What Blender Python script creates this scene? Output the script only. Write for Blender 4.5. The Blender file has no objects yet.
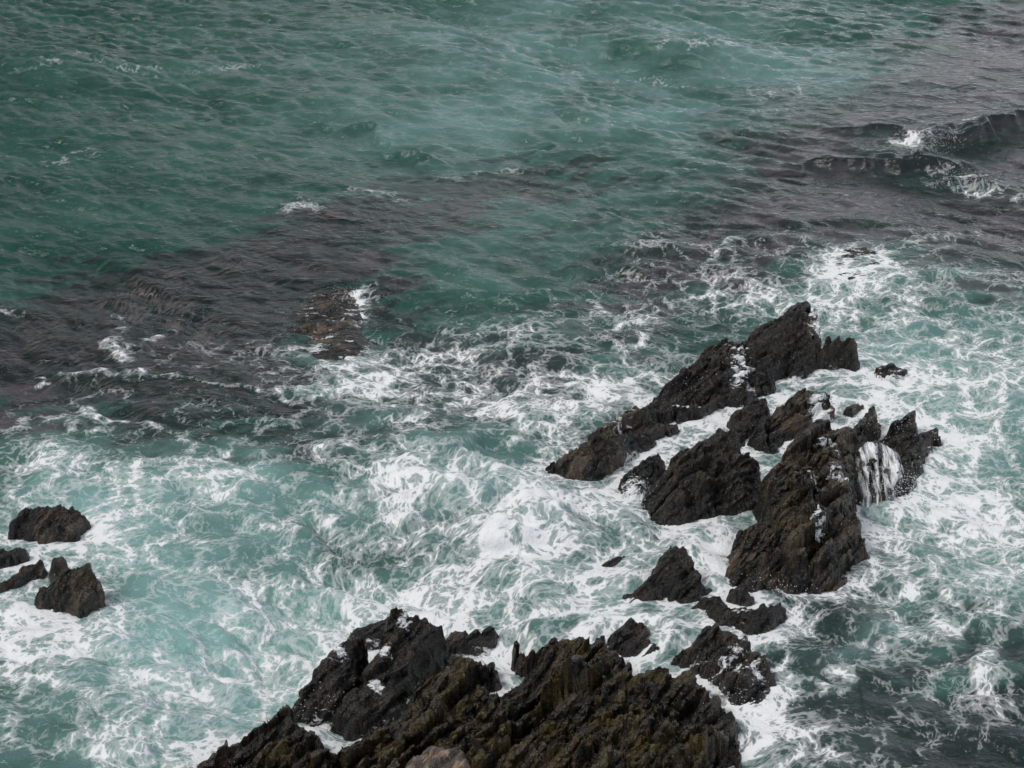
import bpy, math
import numpy as np

rng = np.random.default_rng(11)
scene = bpy.context.scene
COL = scene.collection
W, H = 1024, 768

# ------------------------------------------------------------------ camera
CAM_H, PITCH, HFOV = 20.0, math.radians(27.0), math.radians(31.6)
FPX = (W / 2) / math.tan(HFOV / 2)
cam = bpy.data.cameras.new("camera")
cam.sensor_width = 36.0
cam.angle = HFOV
cam.clip_end = 20000
camo = bpy.data.objects.new("camera", cam)
COL.objects.link(camo)
camo.location = (0, 0, CAM_H)
camo.rotation_euler = (math.pi / 2 - PITCH, 0, 0)
scene.camera = camo

def at(px, py, z=0.0):
    """point at height z that the photograph shows at pixel px, py"""
    a = (px - W / 2) / FPX
    b = -(py - H / 2) / FPX
    dx = a
    dy = math.cos(PITCH) + b * math.sin(PITCH)
    dz = -math.sin(PITCH) + b * math.cos(PITCH)
    t = (z - CAM_H) / dz
    return (dx * t, dy * t)

# ------------------------------------------------------------------ noise tools
def smooth(a, b, x):
    t = np.clip((x - a) / (b - a), 0, 1)
    return t * t * (3 - 2 * t)

def hash3(i, j, k, s=0):
    n = (i.astype(np.int64) * 73856093) ^ (j.astype(np.int64) * 19349663) ^ (k.astype(np.int64) * 83492791) ^ (s * 2654435761 & 0x7fffffff)
    n = n & 0xffffffff
    n = ((n ^ (n >> 15)) * 2246822519) & 0xffffffff
    n = ((n ^ (n >> 13)) * 3266489917) & 0xffffffff
    return ((n ^ (n >> 16)) & 0xffffff) / float(0xffffff)

def vnoise3(x, y, z, s=0):
    xi, yi, zi = np.floor(x), np.floor(y), np.floor(z)
    fx, fy, fz = x - xi, y - yi, z - zi
    ux, uy, uz = (f * f * f * (f * (f * 6 - 15) + 10) for f in (fx, fy, fz))
    r = 0
    for di in (0, 1):
        wx = ux if di else 1 - ux
        for dj in (0, 1):
            wy = uy if dj else 1 - uy
            for dk in (0, 1):
                wz = uz if dk else 1 - uz
                r = r + hash3(xi + di, yi + dj, zi + dk, s) * wx * wy * wz
    return r * 2 - 1

def fbm3(x, y, z, octv=4, s=0, gain=0.5):
    a, r, t = 1.0, 0, 0
    for o in range(octv):
        r = r + a * vnoise3(x * 2 ** o + 13.7 * o, y * 2 ** o - 7.1 * o, z * 2 ** o + 3.3 * o, s + o)
        t += a
        a *= gain
    return r / t

class Tile:
    """periodic noise tile sampled bilinearly"""
    def __init__(self, arr, L, rot=0.0):
        self.a, self.L, self.n = arr, L, arr.shape[0]
        self.c, self.s = math.cos(rot), math.sin(rot)
    def __call__(self, x, y):
        u = (self.c * x - self.s * y) / self.L * self.n
        v = (self.s * x + self.c * y) / self.L * self.n
        i, j = np.floor(u).astype(np.int64), np.floor(v).astype(np.int64)
        fu, fv = u - i, v - j
        i0, j0, i1, j1 = i % self.n, j % self.n, (i + 1) % self.n, (j + 1) % self.n
        A = self.a
        return (A[i0, j0] * (1 - fu) * (1 - fv) + A[i1, j0] * fu * (1 - fv)
                + A[i0, j1] * (1 - fu) * fv + A[i1, j1] * fu * fv)

def kgrid(n, L):
    k = np.fft.fftfreq(n, L / n) * 2 * np.pi
    return np.meshgrid(k, k, indexing="ij")

def spec_tile(n, L, lo, hi, power, seed):
    """isotropic noise with wavelengths between lo and hi"""
    r = np.random.default_rng(seed)
    kx, ky = kgrid(n, L)
    k = np.hypot(kx, ky); k[0, 0] = 1
    wl = 2 * np.pi / k
    amp = k ** (-power) * (wl > lo) * (wl < hi); amp[0, 0] = 0
    f = np.fft.fft2(r.standard_normal((n, n))) * amp
    a = np.real(np.fft.ifft2(f))
    return a / a.std()

def ocean_tiles(n, L, lo, hi, power, ang, spread, seed, chop, rot=0.0):
    """height and horizontal displacement tiles, unit-slope normalised"""
    r = np.random.default_rng(seed)
    kx, ky = kgrid(n, L)
    k = np.hypot(kx, ky); k[0, 0] = 1
    wl = 2 * np.pi / k
    cosd = (kx * math.cos(ang) + ky * math.sin(ang)) / k
    amp = k ** (-power) * np.exp(-(lo / wl) ** 2) * np.exp(-(wl / hi) ** 4) * (0.06 + np.abs(cosd) ** spread)
    amp[0, 0] = 0
    f = np.fft.fft2(r.standard_normal((n, n))) * amp
    h = np.real(np.fft.ifft2(f))
    sx = np.real(np.fft.ifft2(1j * kx * f))
    g = 1 / sx.std() * 0.10
    dx = np.real(np.fft.ifft2(-1j * kx / k * f)) * g * chop
    dy = np.real(np.fft.ifft2(-1j * ky / k * f)) * g * chop
    return Tile(h * g, L, rot), Tile(dx, L, rot), Tile(dy, L, rot), rot

# ------------------------------------------------------------------ polygons
def seg_dist(x, y, P, closed=True):
    d = np.full(x.shape, 1e9)
    n = len(P)
    for i in range(n if closed else n - 1):
        ax, ay = P[i]; bx, by = P[(i + 1) % n]
        ex, ey = bx - ax, by - ay
        L2 = ex * ex + ey * ey + 1e-12
        t = np.clip(((x - ax) * ex + (y - ay) * ey) / L2, 0, 1)
        d = np.minimum(d, (x - ax - t * ex) ** 2 + (y - ay - t * ey) ** 2)
    return np.sqrt(d)

def inside(x, y, P):
    c = np.zeros(x.shape, bool)
    n = len(P)
    for i in range(n):
        ax, ay = P[i]; bx, by = P[(i + 1) % n]
        if ay == by:
            continue
        m = ((ay > y) != (by > y)) & (x < (bx - ax) * (y - ay) / (by - ay) + ax)
        c ^= m
    return c

def sdist(x, y, P):
    """positive inside"""
    d = seg_dist(x, y, P)
    return np.where(inside(x, y, P), d, -d)

def mesh_from(name, verts, quads, mat, attrs=None, smooth_shade=True):
    me = bpy.data.meshes.new(name)
    nv, nq = len(verts), len(quads)
    me.vertices.add(nv)
    me.vertices.foreach_set("co", np.ascontiguousarray(verts, np.float32).ravel())
    me.loops.add(nq * 4)
    me.loops.foreach_set("vertex_index", np.ascontiguousarray(quads, np.int32).ravel())
    me.polygons.add(nq)
    me.polygons.foreach_set("loop_start", np.arange(0, nq * 4, 4, dtype=np.int32))
    me.polygons.foreach_set("use_smooth", np.full(nq, smooth_shade))
    me.update(calc_edges=True)
    for k, v in (attrs or {}).items():
        v = np.ascontiguousarray(v, np.float32)
        if v.ndim == 2:
            me.attributes.new(k, "FLOAT_VECTOR", "POINT").data.foreach_set("vector", v.ravel())
        else:
            me.attributes.new(k, "FLOAT", "POINT").data.foreach_set("value", v)
    me.materials.append(mat)
    o = bpy.data.objects.new(name, me)
    COL.objects.link(o)
    return o

def grid_quads(ni, nj):
    i, j = np.meshgrid(np.arange(ni - 1), np.arange(nj - 1), indexing="ij")
    a = (i * nj + j).ravel()
    return np.stack([a, a + nj, a + nj + 1, a + 1], 1)

# ------------------------------------------------------------------ node helper
class NT:
    def __init__(self, name):
        self.m = bpy.data.materials.new(name)
        self.m.use_nodes = True
        self.t = self.m.node_tree
        self.t.nodes.clear()
    def n(self, typ, ins=None, **props):
        nd = self.t.nodes.new(typ)
        for k, v in props.items():
            setattr(nd, k, v)
        for k, v in (ins or {}).items():
            s = nd.inputs[k]
            if isinstance(v, bpy.types.NodeSocket):
                self.t.links.new(v, s)
            else:
                s.default_value = v
        return nd
    def math(self, op, a, b=0.0, c=0.0, clamp=False):
        return self.n("ShaderNodeMath", {0: a, 1: b, 2: c}, operation=op, use_clamp=clamp).outputs[0]
    def ramp(self, v, a, b, lo=0.0, hi=1.0, kind="SMOOTHSTEP"):
        return self.n("ShaderNodeMapRange", {"Value": v, "From Min": a, "From Max": b, "To Min": lo, "To Max": hi},
                      interpolation_type=kind, clamp=True).outputs[0]
    def mix(self, f, a, b):
        nd = self.n("ShaderNodeMix", data_type="RGBA")
        for idx, v in ((0, f), (6, a), (7, b)):
            if isinstance(v, bpy.types.NodeSocket):
                self.t.links.new(v, nd.inputs[idx])
            else:
                nd.inputs[idx].default_value = v if idx == 0 else tuple(v) + (1,)
        return nd.outputs[2]
    def noise(self, vec, scale, detail=4, rough=0.55, dist=0.0, lac=2.0):
        return self.n("ShaderNodeTexNoise", {"Vector": vec, "Scale": scale, "Detail": detail, "Roughness": rough,
                                              "Distortion": dist, "Lacunarity": lac}).outputs[0]
    def attr(self, name, vec=False):
        return self.n("ShaderNodeAttribute", attribute_name=name).outputs["Vector" if vec else "Fac"]
    def mapping(self, vec, scale=(1, 1, 1), rot=(0, 0, 0), loc=(0, 0, 0)):
        return self.n("ShaderNodeMapping", {"Vector": vec, "Scale": scale, "Rotation": rot, "Location": loc}).outputs[0]
    def out(self, sh):
        o = self.n("ShaderNodeOutputMaterial")
        self.t.links.new(sh, o.inputs[0])
        return self.m
    def addv(self, a, b, k):
        s = self.n("ShaderNodeVectorMath", {0: b, 1: (0.5, 0.5, 0.5)}, operation="SUBTRACT").outputs[0]
        s = self.n("ShaderNodeVectorMath", {0: s, "Scale": k}, operation="SCALE").outputs[0]
        return self.n("ShaderNodeVectorMath", {0: a, 1: s}, operation="ADD").outputs[0]

FOAM_COL = (0.86, 0.88, 0.90)

def foam_field(t, fp):
    """lacy foam value ~0..1 in the advected coordinates fp"""
    nz = t.n("ShaderNodeTexNoise", {"Vector": fp, "Scale": 1.1, "Detail": 4.0, "Roughness": 0.6}).outputs[1]
    w1 = t.addv(fp, nz, 0.42)
    nz2 = t.n("ShaderNodeTexNoise", {"Vector": fp, "Scale": 5.0, "Detail": 3.0, "Roughness": 0.6}).outputs[1]
    w2 = t.addv(w1, nz2, 0.10)
    v1 = t.n("ShaderNodeTexVoronoi", {"Vector": w2, "Scale": 1.1}, feature="DISTANCE_TO_EDGE").outputs[0]
    v2 = t.n("ShaderNodeTexVoronoi", {"Vector": w2, "Scale": 3.2}, feature="DISTANCE_TO_EDGE").outputs[0]
    v3 = t.n("ShaderNodeTexVoronoi", {"Vector": w2, "Scale": 8.5}, feature="DISTANCE_TO_EDGE").outputs[0]
    r1 = t.ramp(v1, 0.0, 0.26, 1, 0, "SMOOTHERSTEP")
    r2 = t.ramp(v2, 0.0, 0.26, 1, 0, "SMOOTHERSTEP")
    r3 = t.ramp(v3, 0.0, 0.30, 1, 0, "SMOOTHERSTEP")
    patch = t.noise(w1, 0.55, 3, 0.55)
    fine = t.noise(w1, 7.5, 6, 0.72)
    a = t.math("MULTIPLY", r1, 0.30)
    a = t.math("MULTIPLY_ADD", r2, 0.26, a)
    a = t.math("MULTIPLY_ADD", r3, 0.20, a)
    p = t.ramp(patch, 0.28, 0.72, -0.25, 0.25, "LINEAR")
    a = t.math("ADD", a, p)
    f = t.ramp(fine, 0.2, 0.8, -0.27, 0.27, "LINEAR")
    return t.math("ADD", a, f), fine

# ------------------------------------------------------------------ materials
def water_material():
    t = NT("sea water")
    fp = t.attr("fp", True)
    foam_d, turb, aer_sheen, dark = t.attr("foam"), t.attr("turb"), t.attr("aer_sheen"), t.attr("slate")
    pos = t.n("ShaderNodeNewGeometry").outputs["Position"]
    F, fine = foam_field(t, fp)
    # threshold falls as density rises
    th = t.ramp(foam_d, 0.0, 1.0, 0.985, 0.01, "LINEAR")
    dlt = t.math("SUBTRACT", F, th)
    thick = t.ramp(dlt, 0.0, 0.28)
    thin = t.ramp(dlt, -0.26, 0.08)
    thin = t.math("MULTIPLY", thin, 0.36)
    mask = t.math("MAXIMUM", thick, thin)
    gate = t.ramp(foam_d, 0.02, 0.12)
    mask = t.math("MULTIPLY", mask, gate)
    # small bump ripples
    rp = t.mapping(pos, (1.0, 1.25, 1.0), (0, 0, 0.6))
    b1 = t.noise(rp, 2.6, 4, 0.62, 0.3)
    b2 = t.noise(rp, 9.0, 3, 0.6, 0.2)
    hb = t.math("MULTIPLY_ADD", b2, 0.22, b1)
    bump = t.n("ShaderNodeBump", {"Height": hb, "Strength": 0.9, "Distance": 0.10}).outputs[0]
    # body colour: green offshore, milky turquoise where the surf has churned and as painted far sheen, slate over deep weed and darkened wave faces
    mott = t.noise(t.mapping(pos, (1, 1, 0.2)), 0.35, 4, 0.6)
    green = t.mix(t.ramp(mott, 0.3, 0.7), (0.007, 0.046, 0.035), (0.024, 0.086, 0.069))
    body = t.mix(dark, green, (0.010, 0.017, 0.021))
    body = t.mix(aer_sheen, body, (0.21, 0.375, 0.36))
    diff = t.n("ShaderNodeBsdfDiffuse", {"Color": body, "Normal": bump}).outputs[0]
    tr = t.n("ShaderNodeBsdfTransparent", {"Color": (0.92, 0.95, 0.97, 1)}).outputs[0]
    sub = t.n("ShaderNodeMixShader", {0: turb, 1: tr, 2: diff}).outputs[0]
    fr = t.n("ShaderNodeFresnel", {"IOR": 1.333, "Normal": bump}).outputs[0]
    gl = t.n("ShaderNodeBsdfGlossy", {"Color": (1, 1, 1, 1), "Roughness": 0.13, "Normal": bump}).outputs[0]
    wat = t.n("ShaderNodeMixShader", {0: fr, 1: sub, 2: gl}).outputs[0]
    fb = t.n("ShaderNodeBump", {"Height": t.math("MULTIPLY_ADD", fine, 1.6, mask), "Strength": 0.6, "Distance": 0.08}).outputs[0]
    fo = t.n("ShaderNodeBsdfPrincipled", {"Base Color": FOAM_COL + (1,), "Roughness": 0.75,
                                          "Specular IOR Level": 0.25, "Normal": fb}).outputs[0]
    return t.out(t.n("ShaderNodeMixShader", {0: mask, 1: wat, 2: fo}).outputs[0])

def seabed_material():
    t = NT("seabed of sand and weed")
    pos = t.n("ShaderNodeNewGeometry").outputs["Position"]
    k = t.attr("weed"); st = t.attr("flow", True)
    streak = t.noise(t.mapping(st, (0.16, 1.15, 1.0)), 1.0, 6, 0.62, 0.5)
    blot = t.noise(pos, 0.8, 4, 0.6)
    weed = t.mix(t.ramp(streak, 0.36, 0.66), (0.010, 0.005, 0.008), (0.20, 0.120, 0.158))
    weed = t.mix(t.ramp(blot, 0.3, 0.75, 0, 0.45), weed, (0.052, 0.031, 0.041))
    sand = t.mix(blot, (0.16, 0.20, 0.15), (0.25, 0.28, 0.22))
    c = t.mix(k, sand, weed)
    return t.out(t.n("ShaderNodeBsdfDiffuse", {"Color": c}).outputs[0])

def rock_material(name, strike, tone=1.0, algae=0.0, tan=0.3, dry=0.0):
    """wet dark schist: thin beds along the strike, olive weed on the high parts, white water left in runnels"""
    t = NT(name)
    pos = t.n("ShaderNodeNewGeometry").outputs["Position"]
    hgt, wash = t.attr("rise"), t.attr("wash")
    bed = t.mapping(t.mapping(pos, (1, 1, 1), (0, 0, -strike)), (0.9, 8.0, 1.6), (-0.46, 0, 0))
    beds = t.noise(bed, 1.0, 6, 0.65, 0.5)
    big = t.noise(pos, 1.3, 5, 0.6)
    grain = t.noise(pos, 16.0, 4, 0.7)
    c = t.mix(t.ramp(beds, 0.32, 0.70), (0.0015 * tone, 0.0012 * tone, 0.0011 * tone), (0.0080 * tone, 0.0060 * tone, 0.0047 * tone))
    warm = t.math("MULTIPLY", t.ramp(t.math("MULTIPLY_ADD", beds, 0.6, t.math("MULTIPLY", big, 0.7)), 0.64, 0.76), tan)
    c = t.mix(warm, c, (0.085 * tone, 0.059 * tone, 0.040 * tone))
    ol = t.math("MULTIPLY", t.ramp(t.noise(pos, 2.2, 6, 0.68), 0.42, 0.60), algae)
    ol = t.math("MULTIPLY", ol, t.ramp(hgt, 0.25, 0.8))
    c = t.mix(ol, c, (0.062, 0.042, 0.008))
    speck = t.math("MULTIPLY", t.ramp(t.noise(pos, 34.0, 3, 0.7), 0.66, 0.74), 0.25 + dry)
    c = t.mix(speck, c, (0.20, 0.18, 0.15))
    b = t.math("MULTIPLY_ADD", grain, 0.45, t.math("MULTIPLY", beds, 1.1))
    bump = t.n("ShaderNodeBump", {"Height": b, "Strength": 1.0, "Distance": 0.09}).outputs[0]
    rough = t.ramp(grain, 0.3, 0.7, 0.10, 0.42)
    p = t.n("ShaderNodeBsdfPrincipled", {"Base Color": c, "Roughness": rough, "Specular IOR Level": 0.4, "Coat Weight": 0.35, "Coat Roughness": 0.05, "Coat Normal": bump, "Normal": bump}).outputs[0]
    # wash: foam still running off the rock in streaks
    run = t.noise(t.mapping(pos, (1.0, 4.0, 2.0), (0, 0, -strike)), 2.4, 6, 0.66, 0.6)
    wt = t.math("SUBTRACT", run, t.ramp(wash, 0, 1, 0.78, 0.34, "LINEAR"))
    wm = t.ramp(wt, 0.0, 0.09)
    fo = t.n("ShaderNodeBsdfPrincipled", {"Base Color": FOAM_COL + (1,), "Roughness": 0.7, "Normal": bump}).outputs[0]
    return t.out(t.n("ShaderNodeMixShader", {0: wm, 1: p, 2: fo}).outputs[0])

def cascade_material():
    t = NT("falling white water")
    pos = t.n("ShaderNodeNewGeometry").outputs["Position"]
    s = t.noise(t.mapping(pos, (5.5, 0.7, 0.7)), 1.6, 4, 0.62, 0.35)
    m = t.math("MULTIPLY", t.ramp(s, 0.40, 0.66), t.ramp(t.noise(pos, 2.8, 4, 0.6), 0.30, 0.50))
    bump = t.n("ShaderNodeBump", {"Height": s, "Strength": 0.8, "Distance": 0.12}).outputs[0]
    fo = t.n("ShaderNodeBsdfPrincipled", {"Base Color": FOAM_COL + (1,), "Roughness": 0.6, "Normal": bump}).outputs[0]
    wa = t.n("ShaderNodeBsdfTransparent", {"Color": (1, 1, 1, 1)}).outputs[0]
    return t.out(t.n("ShaderNodeMixShader", {0: m, 1: wa, 2: fo}).outputs[0])

# ------------------------------------------------------------------ rocks
def cells(x, y, sx, sy, ang, seed, tilt):
    """angular blocks: each cell of a stretched Voronoi has its own level and tilt"""
    c, s = math.cos(ang), math.sin(ang)
    u, v = (c * x + s * y) / sx, (-s * x + c * y) / sy
    iu, iv = np.floor(u), np.floor(v)
    best = np.full(x.shape, 1e9); val = np.zeros(x.shape); sec = np.full(x.shape, 1e9)
    z0 = np.zeros_like(iu)
    for du in (-1, 0, 1):
        for dv in (-1, 0, 1):
            a, b = iu + du, iv + dv
            pu = a + 0.1 + 0.8 * hash3(a, b, z0, seed)
            pv = b + 0.1 + 0.8 * hash3(a, b, z0, seed + 1)
            d = np.abs(u - pu) * 0.8 + np.abs(v - pv) + 0.35 * np.hypot(u - pu, v - pv)
            lv = hash3(a, b, z0, seed + 2) * 2 - 1
            tu = hash3(a, b, z0, seed + 3) * 2 - 1
            tv = hash3(a, b, z0, seed + 4) * 1.6 - 1.1       # beds mostly dip one way
            h = lv + tilt * (tu * (u - pu) * 0.6 + tv * (v - pv) * 1.5)
            m = d < best
            sec = np.where(m, best, np.minimum(sec, d))
            val = np.where(m, h, val)
            best = np.where(m, d, best)
    return val, sec - best

ROCKS = []       # footprints, for the foam that gathers round them

def rock(name, label, outline, peaks=(), strike=45, seed=1, amp=1.0, step=0.022, mat=None, group=None,
         wash=0.0, wash_at=(), skirt=3.2, category="rock", rough=1.0, sink=0.08):
    st = math.radians(strike)
    P = [at(px, py, z) for px, py, z in outline]
    lift = 0.10 if skirt > 1 and step < .03 and len(outline) < 40 else 0.0
    Z = [z + lift for _, _, z in outline]
    cx = np.mean([p[0] for p in P]); cy = np.mean([p[1] for p in P])
    pts, zs = [], []
    n = len(P)
    for i in range(n):
        j = (i + 1) % n
        L = math.hypot(P[j][0] - P[i][0], P[j][1] - P[i][1])
        m = max(1, int(L / 0.18))
        for k in range(m):
            f = k / m
            pts.append((P[i][0] + f * (P[j][0] - P[i][0]), P[i][1] + f * (P[j][1] - P[i][1])))
            zs.append(Z[i] + f * (Z[j] - Z[i]))
    wts = [1.0] * len(pts)
    for px, py, z in peaks:
        pts.append(at(px, py, z)); zs.append(z); wts.append(3.0)
    x0, x1 = min(p[0] for p in P) - 0.6, max(p[0] for p in P) + 0.6
    y0, y1 = min(p[1] for p in P) - 0.6, max(p[1] for p in P) + 0.6
    gx, gy = np.arange(x0, x1, step), np.arange(y0, y1, step)
    X, Y = np.meshgrid(gx, gy, indexing="ij")
    # wander the plan a little so the outline is ragged
    wx = X + 0.10 * rough * fbm3(X * 2.2, Y * 2.2, X * 0 + seed, 3, seed) + 0.04 * rough * fbm3(X * 9, Y * 9, X * 0, 2, seed + 5)
    wy = Y + 0.10 * rough * fbm3(X * 2.2, Y * 2.2, X * 0 + seed + 9, 3, seed + 1) + 0.04 * rough * fbm3(X * 9, Y * 9, X * 0, 2, seed + 6)
    sd = sdist(wx, wy, P)
    num = np.zeros(X.shape); den = np.zeros(X.shape)
    for (ax, ay), z, w in zip(pts, zs, wts):
        q = w / (((wx - ax) ** 2 + (wy - ay) ** 2) ** 1.25 + 0.004)
        num += q * z; den += q
    base = num / den
    dome = smooth(0, 0.7, sd)
    lx, ly = -math.sin(st) * 0.5 * base, math.cos(st) * 0.5 * base      # blocks lean with the beds
    wx = wx + lx; wy = wy + ly
    v1, e1 = cells(wx, wy, 1.25, 0.46, st, seed * 7 + 1, 1.0)
    v2, e2 = cells(wx + 3.1, wy, 0.50, 0.17, st + 0.10, seed * 7 + 2, 1.1)
    v3, e3 = cells(wx, wy + 1.7, 0.20, 0.075, st - 0.08, seed * 7 + 3, 1.0)
    tap = 0.40 + 0.60 * smooth(-0.05, 0.6, sd)
    rel = 0.20 * v1 + 0.088 * v2 + 0.030 * v3 - 0.05 * (1 - smooth(0, 0.12, e1)) - 0.03 * (1 - smooth(0, 0.2, e2))
    rel += 0.10 * fbm3(X * 1.6, Y * 1.6, X * 0 + 4.0, 4, seed + 3)
    z = base + amp * tap * (rel - sink) + 0.06 * dome * amp
    out = np.clip(-sd, 0, None)
    z = z - skirt * out - (2.2 if skirt > 1 else 0) * smooth(0, 0.25, out) * out
    z = np.maximum(z, -1.5)
    keep = z > -0.9
    # roughen along the normal so the steep faces are bedded and broken too
    zx, zy = np.gradient(z, step)
    nl = np.sqrt(zx ** 2 + zy ** 2 + 1)
    nx, ny, nz_ = -zx / nl, -zy / nl, 1 / nl
    c, s = math.cos(st), math.sin(st)
    u, v = c * X + s * Y, -s * X + c * Y
    b = v * 0.9 + z * 0.45                        # across the tilted beds
    wb = b + 0.10 * fbm3(u * 1.1, b * 1.5, z * 1.1, 3, seed + 10)
    def saw(q):
        f = q - np.floor(q)
        return np.where(f < 0.8, f / 0.8, (1 - f) / 0.2) - 0.5
    on = 0.5 + 0.5 * fbm3(u * 0.9, b * 2.0, z * 0.9, 2, seed + 14)
    dsp = (0.10 * saw(wb * 3.1) + 0.06 * saw(wb * 7.7 + 0.3)) * on + 0.03 * fbm3(u * 2, b * 14.0, z * 3, 3, seed + 11)
    dsp = dsp + 0.026 * (0.5 - 2 * np.abs(fbm3(X * 5, Y * 5, z * 5, 4, seed + 12, 0.6)))
    dsp *= amp ** 0.5
    Xd, Yd, Zd = X + dsp * nx, Y + dsp * ny, z + dsp * nz_
    ni, nj = X.shape
    q = grid_quads(ni, nj)
    kf = keep.ravel()
    q = q[kf[q].all(1)]
    used = np.unique(q)
    remap = np.full(ni * nj, -1); remap[used] = np.arange(len(used))
    co = np.stack([Xd.ravel() - cx, Yd.ravel() - cy, Zd.ravel()], 1)[used]
    w = np.full(X.shape, wash)
    for px, py, zz, r, k in wash_at:
        ax, ay = at(px, py, zz)
        w = np.maximum(w, min(1.0, 1.35 * k) * np.exp(-((X - ax) ** 2 + (Y - ay) ** 2) / (r * r)))
    w = np.clip(w + 0.35 * np.exp(-np.clip(Zd, 0, 9) / 0.10) * (wash > 0), 0, 1)
    o = mesh_from(name, co, remap[q], mat, {"rise": Zd.ravel()[used], "wash": w.ravel()[used]}, skirt < 1.6)
    o.location = (cx, cy, 0)
    o["label"] = label; o["category"] = category
    if group:
        o["group"] = group
    if skirt > 1:
        ROCKS.append(P)
    return o

M_DARK = rock_material("wet black rock", math.radians(45), 1.0, 0.15, 0.25)
M_BROWN = rock_material("wet brown rock", math.radians(50), 1.15, 0.40, 0.75, 0.25)
M_MASS = rock_material("weedy brown outcrop", math.radians(56), 1.15, 0.95, 0.55, 0.3)
M_WASH = rock_material("rock washed by foam", math.radians(50), 1.3, 0.0, 0.3)
M_REEF = rock_material("weed covered reef", math.radians(10), 1.6, 0.3, 0.7)
M_PALE = rock_material("pale lichen rock", math.radians(50), 16.0, 0.0, 0.2, 0.4)
M_STONE = rock_material("smooth grey stone", math.radians(20), 10.0, 0.0, 0.1)

G_FAR, G_MID, G_NEAR, G_LEFT = ("rocks of the far ledge", "rocks in the middle channel",
                                "rocks along the near outcrop", "rocks in the left surf")

rock("rock_ledge", "long wedge of rock tapering to a point in the surf, left of the crags",
     [(545, 471, 0), (555, 461, .3), (577, 450, .55), (592, 436, .7), (612, 423, .8), (631, 410, .8), (649, 402, .7), (653, 408, .4),
      (640, 419, .3), (651, 420, .35), (663, 424, .3), (660, 433, .1), (646, 441, .1), (636, 449, 0), (624, 464, 0), (612, 468, 0), (602, 479, 0), (583, 481, 0), (567, 476, 0)],
     [(612, 440, .75), (585, 462, .4)], 43, 3, mat=M_BROWN, group=G_FAR, wash=.12, wash_at=[(610, 425, .6, .8, .55)])
rock("rock_crag", "largest black crag at the back of the far ledge with a rounded right end",
     [(656, 397, .2), (668, 383, .5), (688, 366, .7), (713, 343, 1.0), (725, 336, 1.1), (742, 340, 1.1), (755, 329, 1.2), (779, 318, 1.3), (803, 306, 1.1),
      (816, 313, 1.1), (820, 324, 1.2), (832, 320, 1.3), (851, 329, 1.0), (855, 343, .7), (849, 359, .1), (829, 365, 0), (814, 368, 0), (799, 378, 0), (789, 371, .1), (772, 369, .2), (748, 372, .3), (720, 387, .3), (705, 396, .2), (688, 400, .1), (671, 404, 0)],
     [(800, 345, 1.1), (760, 345, 1.1), (720, 360, .9), (690, 383, .5), (840, 345, .8)], 43, 5, 1.2, mat=M_DARK, group=G_FAR, wash=.10,
     wash_at=[(740, 352, .9, .5, .55), (800, 350, .9, .35, .55), (820, 320, 1.1, .5, .6)])
rock("rock_slab", "low black slab in front of the largest crag, white water along its upper edge",
     [(672, 412, .1), (689, 409, .25), (708, 397, .35), (718, 386, .45), (735, 375, .5), (750, 368, .6), (770, 371, .5), (772, 389, .1), (753, 392, .1), (750, 402, 0), (730, 403, 0), (720, 406, 0), (698, 417, 0), (678, 420, 0)],
     [(740, 388, .4), (710, 404, .25)], 43, 7, mat=M_DARK, group=G_FAR, wash=.15, wash_at=[(735, 373, .5, .5, .7)])
rock("rock", "small flat black flake between the long wedge and the low slab",
     [(664, 430, 0), (668, 424, .12), (679, 424, .1), (678, 430, 0), (670, 434, 0)], [(671, 428, .12)], 43, 8, .5, mat=M_DARK, group=G_FAR)
rock("rock", "small rounded black rock left of the broad dark boulder, thin white water between them",
     [(621, 490, 0), (627, 474, .4), (641, 459, .6), (656, 451, .6), (660, 462, .3), (655, 482, 0), (641, 498, 0), (627, 497, 0)],
     [(640, 473, .5)], 50, 9, .8, mat=M_WASH, group=G_MID, wash=.12, wash_at=[(636, 488, .2, .4, .6)])
rock("boulder", "broad dark domed boulder in the middle channel, white water all round it",
     [(645, 507, 0), (646, 494, .3), (663, 469, .8), (682, 453, 1.05), (704, 442, 1.15), (718, 433, 1.2), (734, 436, 1.1), (739, 455, .9), (748, 454, .8), (757, 465, .5),
      (758, 489, .1), (752, 508, 0), (723, 516, 0), (690, 523, 0), (666, 531, 0), (652, 523, 0)],
     [(705, 470, 1.1), (680, 490, .75), (735, 480, .65)], 48, 11, 1.0, mat=M_DARK, group=G_MID, category="boulder")
rock("rock", "slim black rock leaning right, between the low slab and the broad boulder",
     [(729, 416, .2), (745, 408, .4), (755, 399, .5), (768, 398, .45), (769, 411, .2), (753, 428, 0), (741, 444, 0), (730, 439, 0), (736, 425, .1)],
     [(752, 412, .4)], 50, 13, .8, mat=M_DARK, group=G_MID)
rock("rock", "tiny pointed black rock in white water just right of the slim leaning rock",
     [(751, 443, 0), (757, 429, .25), (763, 420, .35), (769, 434, .2), (770, 441, 0), (765, 449, 0)], [(762, 434, .25)], 50, 14, .6, mat=M_DARK, group=G_MID)
rock("rock", "squat black rock with an olive top directly below the largest crag's right half",
     [(771, 434, .1), (772, 416, .35), (789, 400, .6), (802, 390, .65), (812, 393, .65), (829, 395, .6), (831, 414, .1), (812, 427, 0), (789, 437, 0), (772, 449, 0)],
     [(800, 410, .6)], 46, 15, 1.0, mat=M_BROWN, group=G_MID, wash=.12, wash_at=[(818, 398, .6, .4, .62)])
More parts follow.
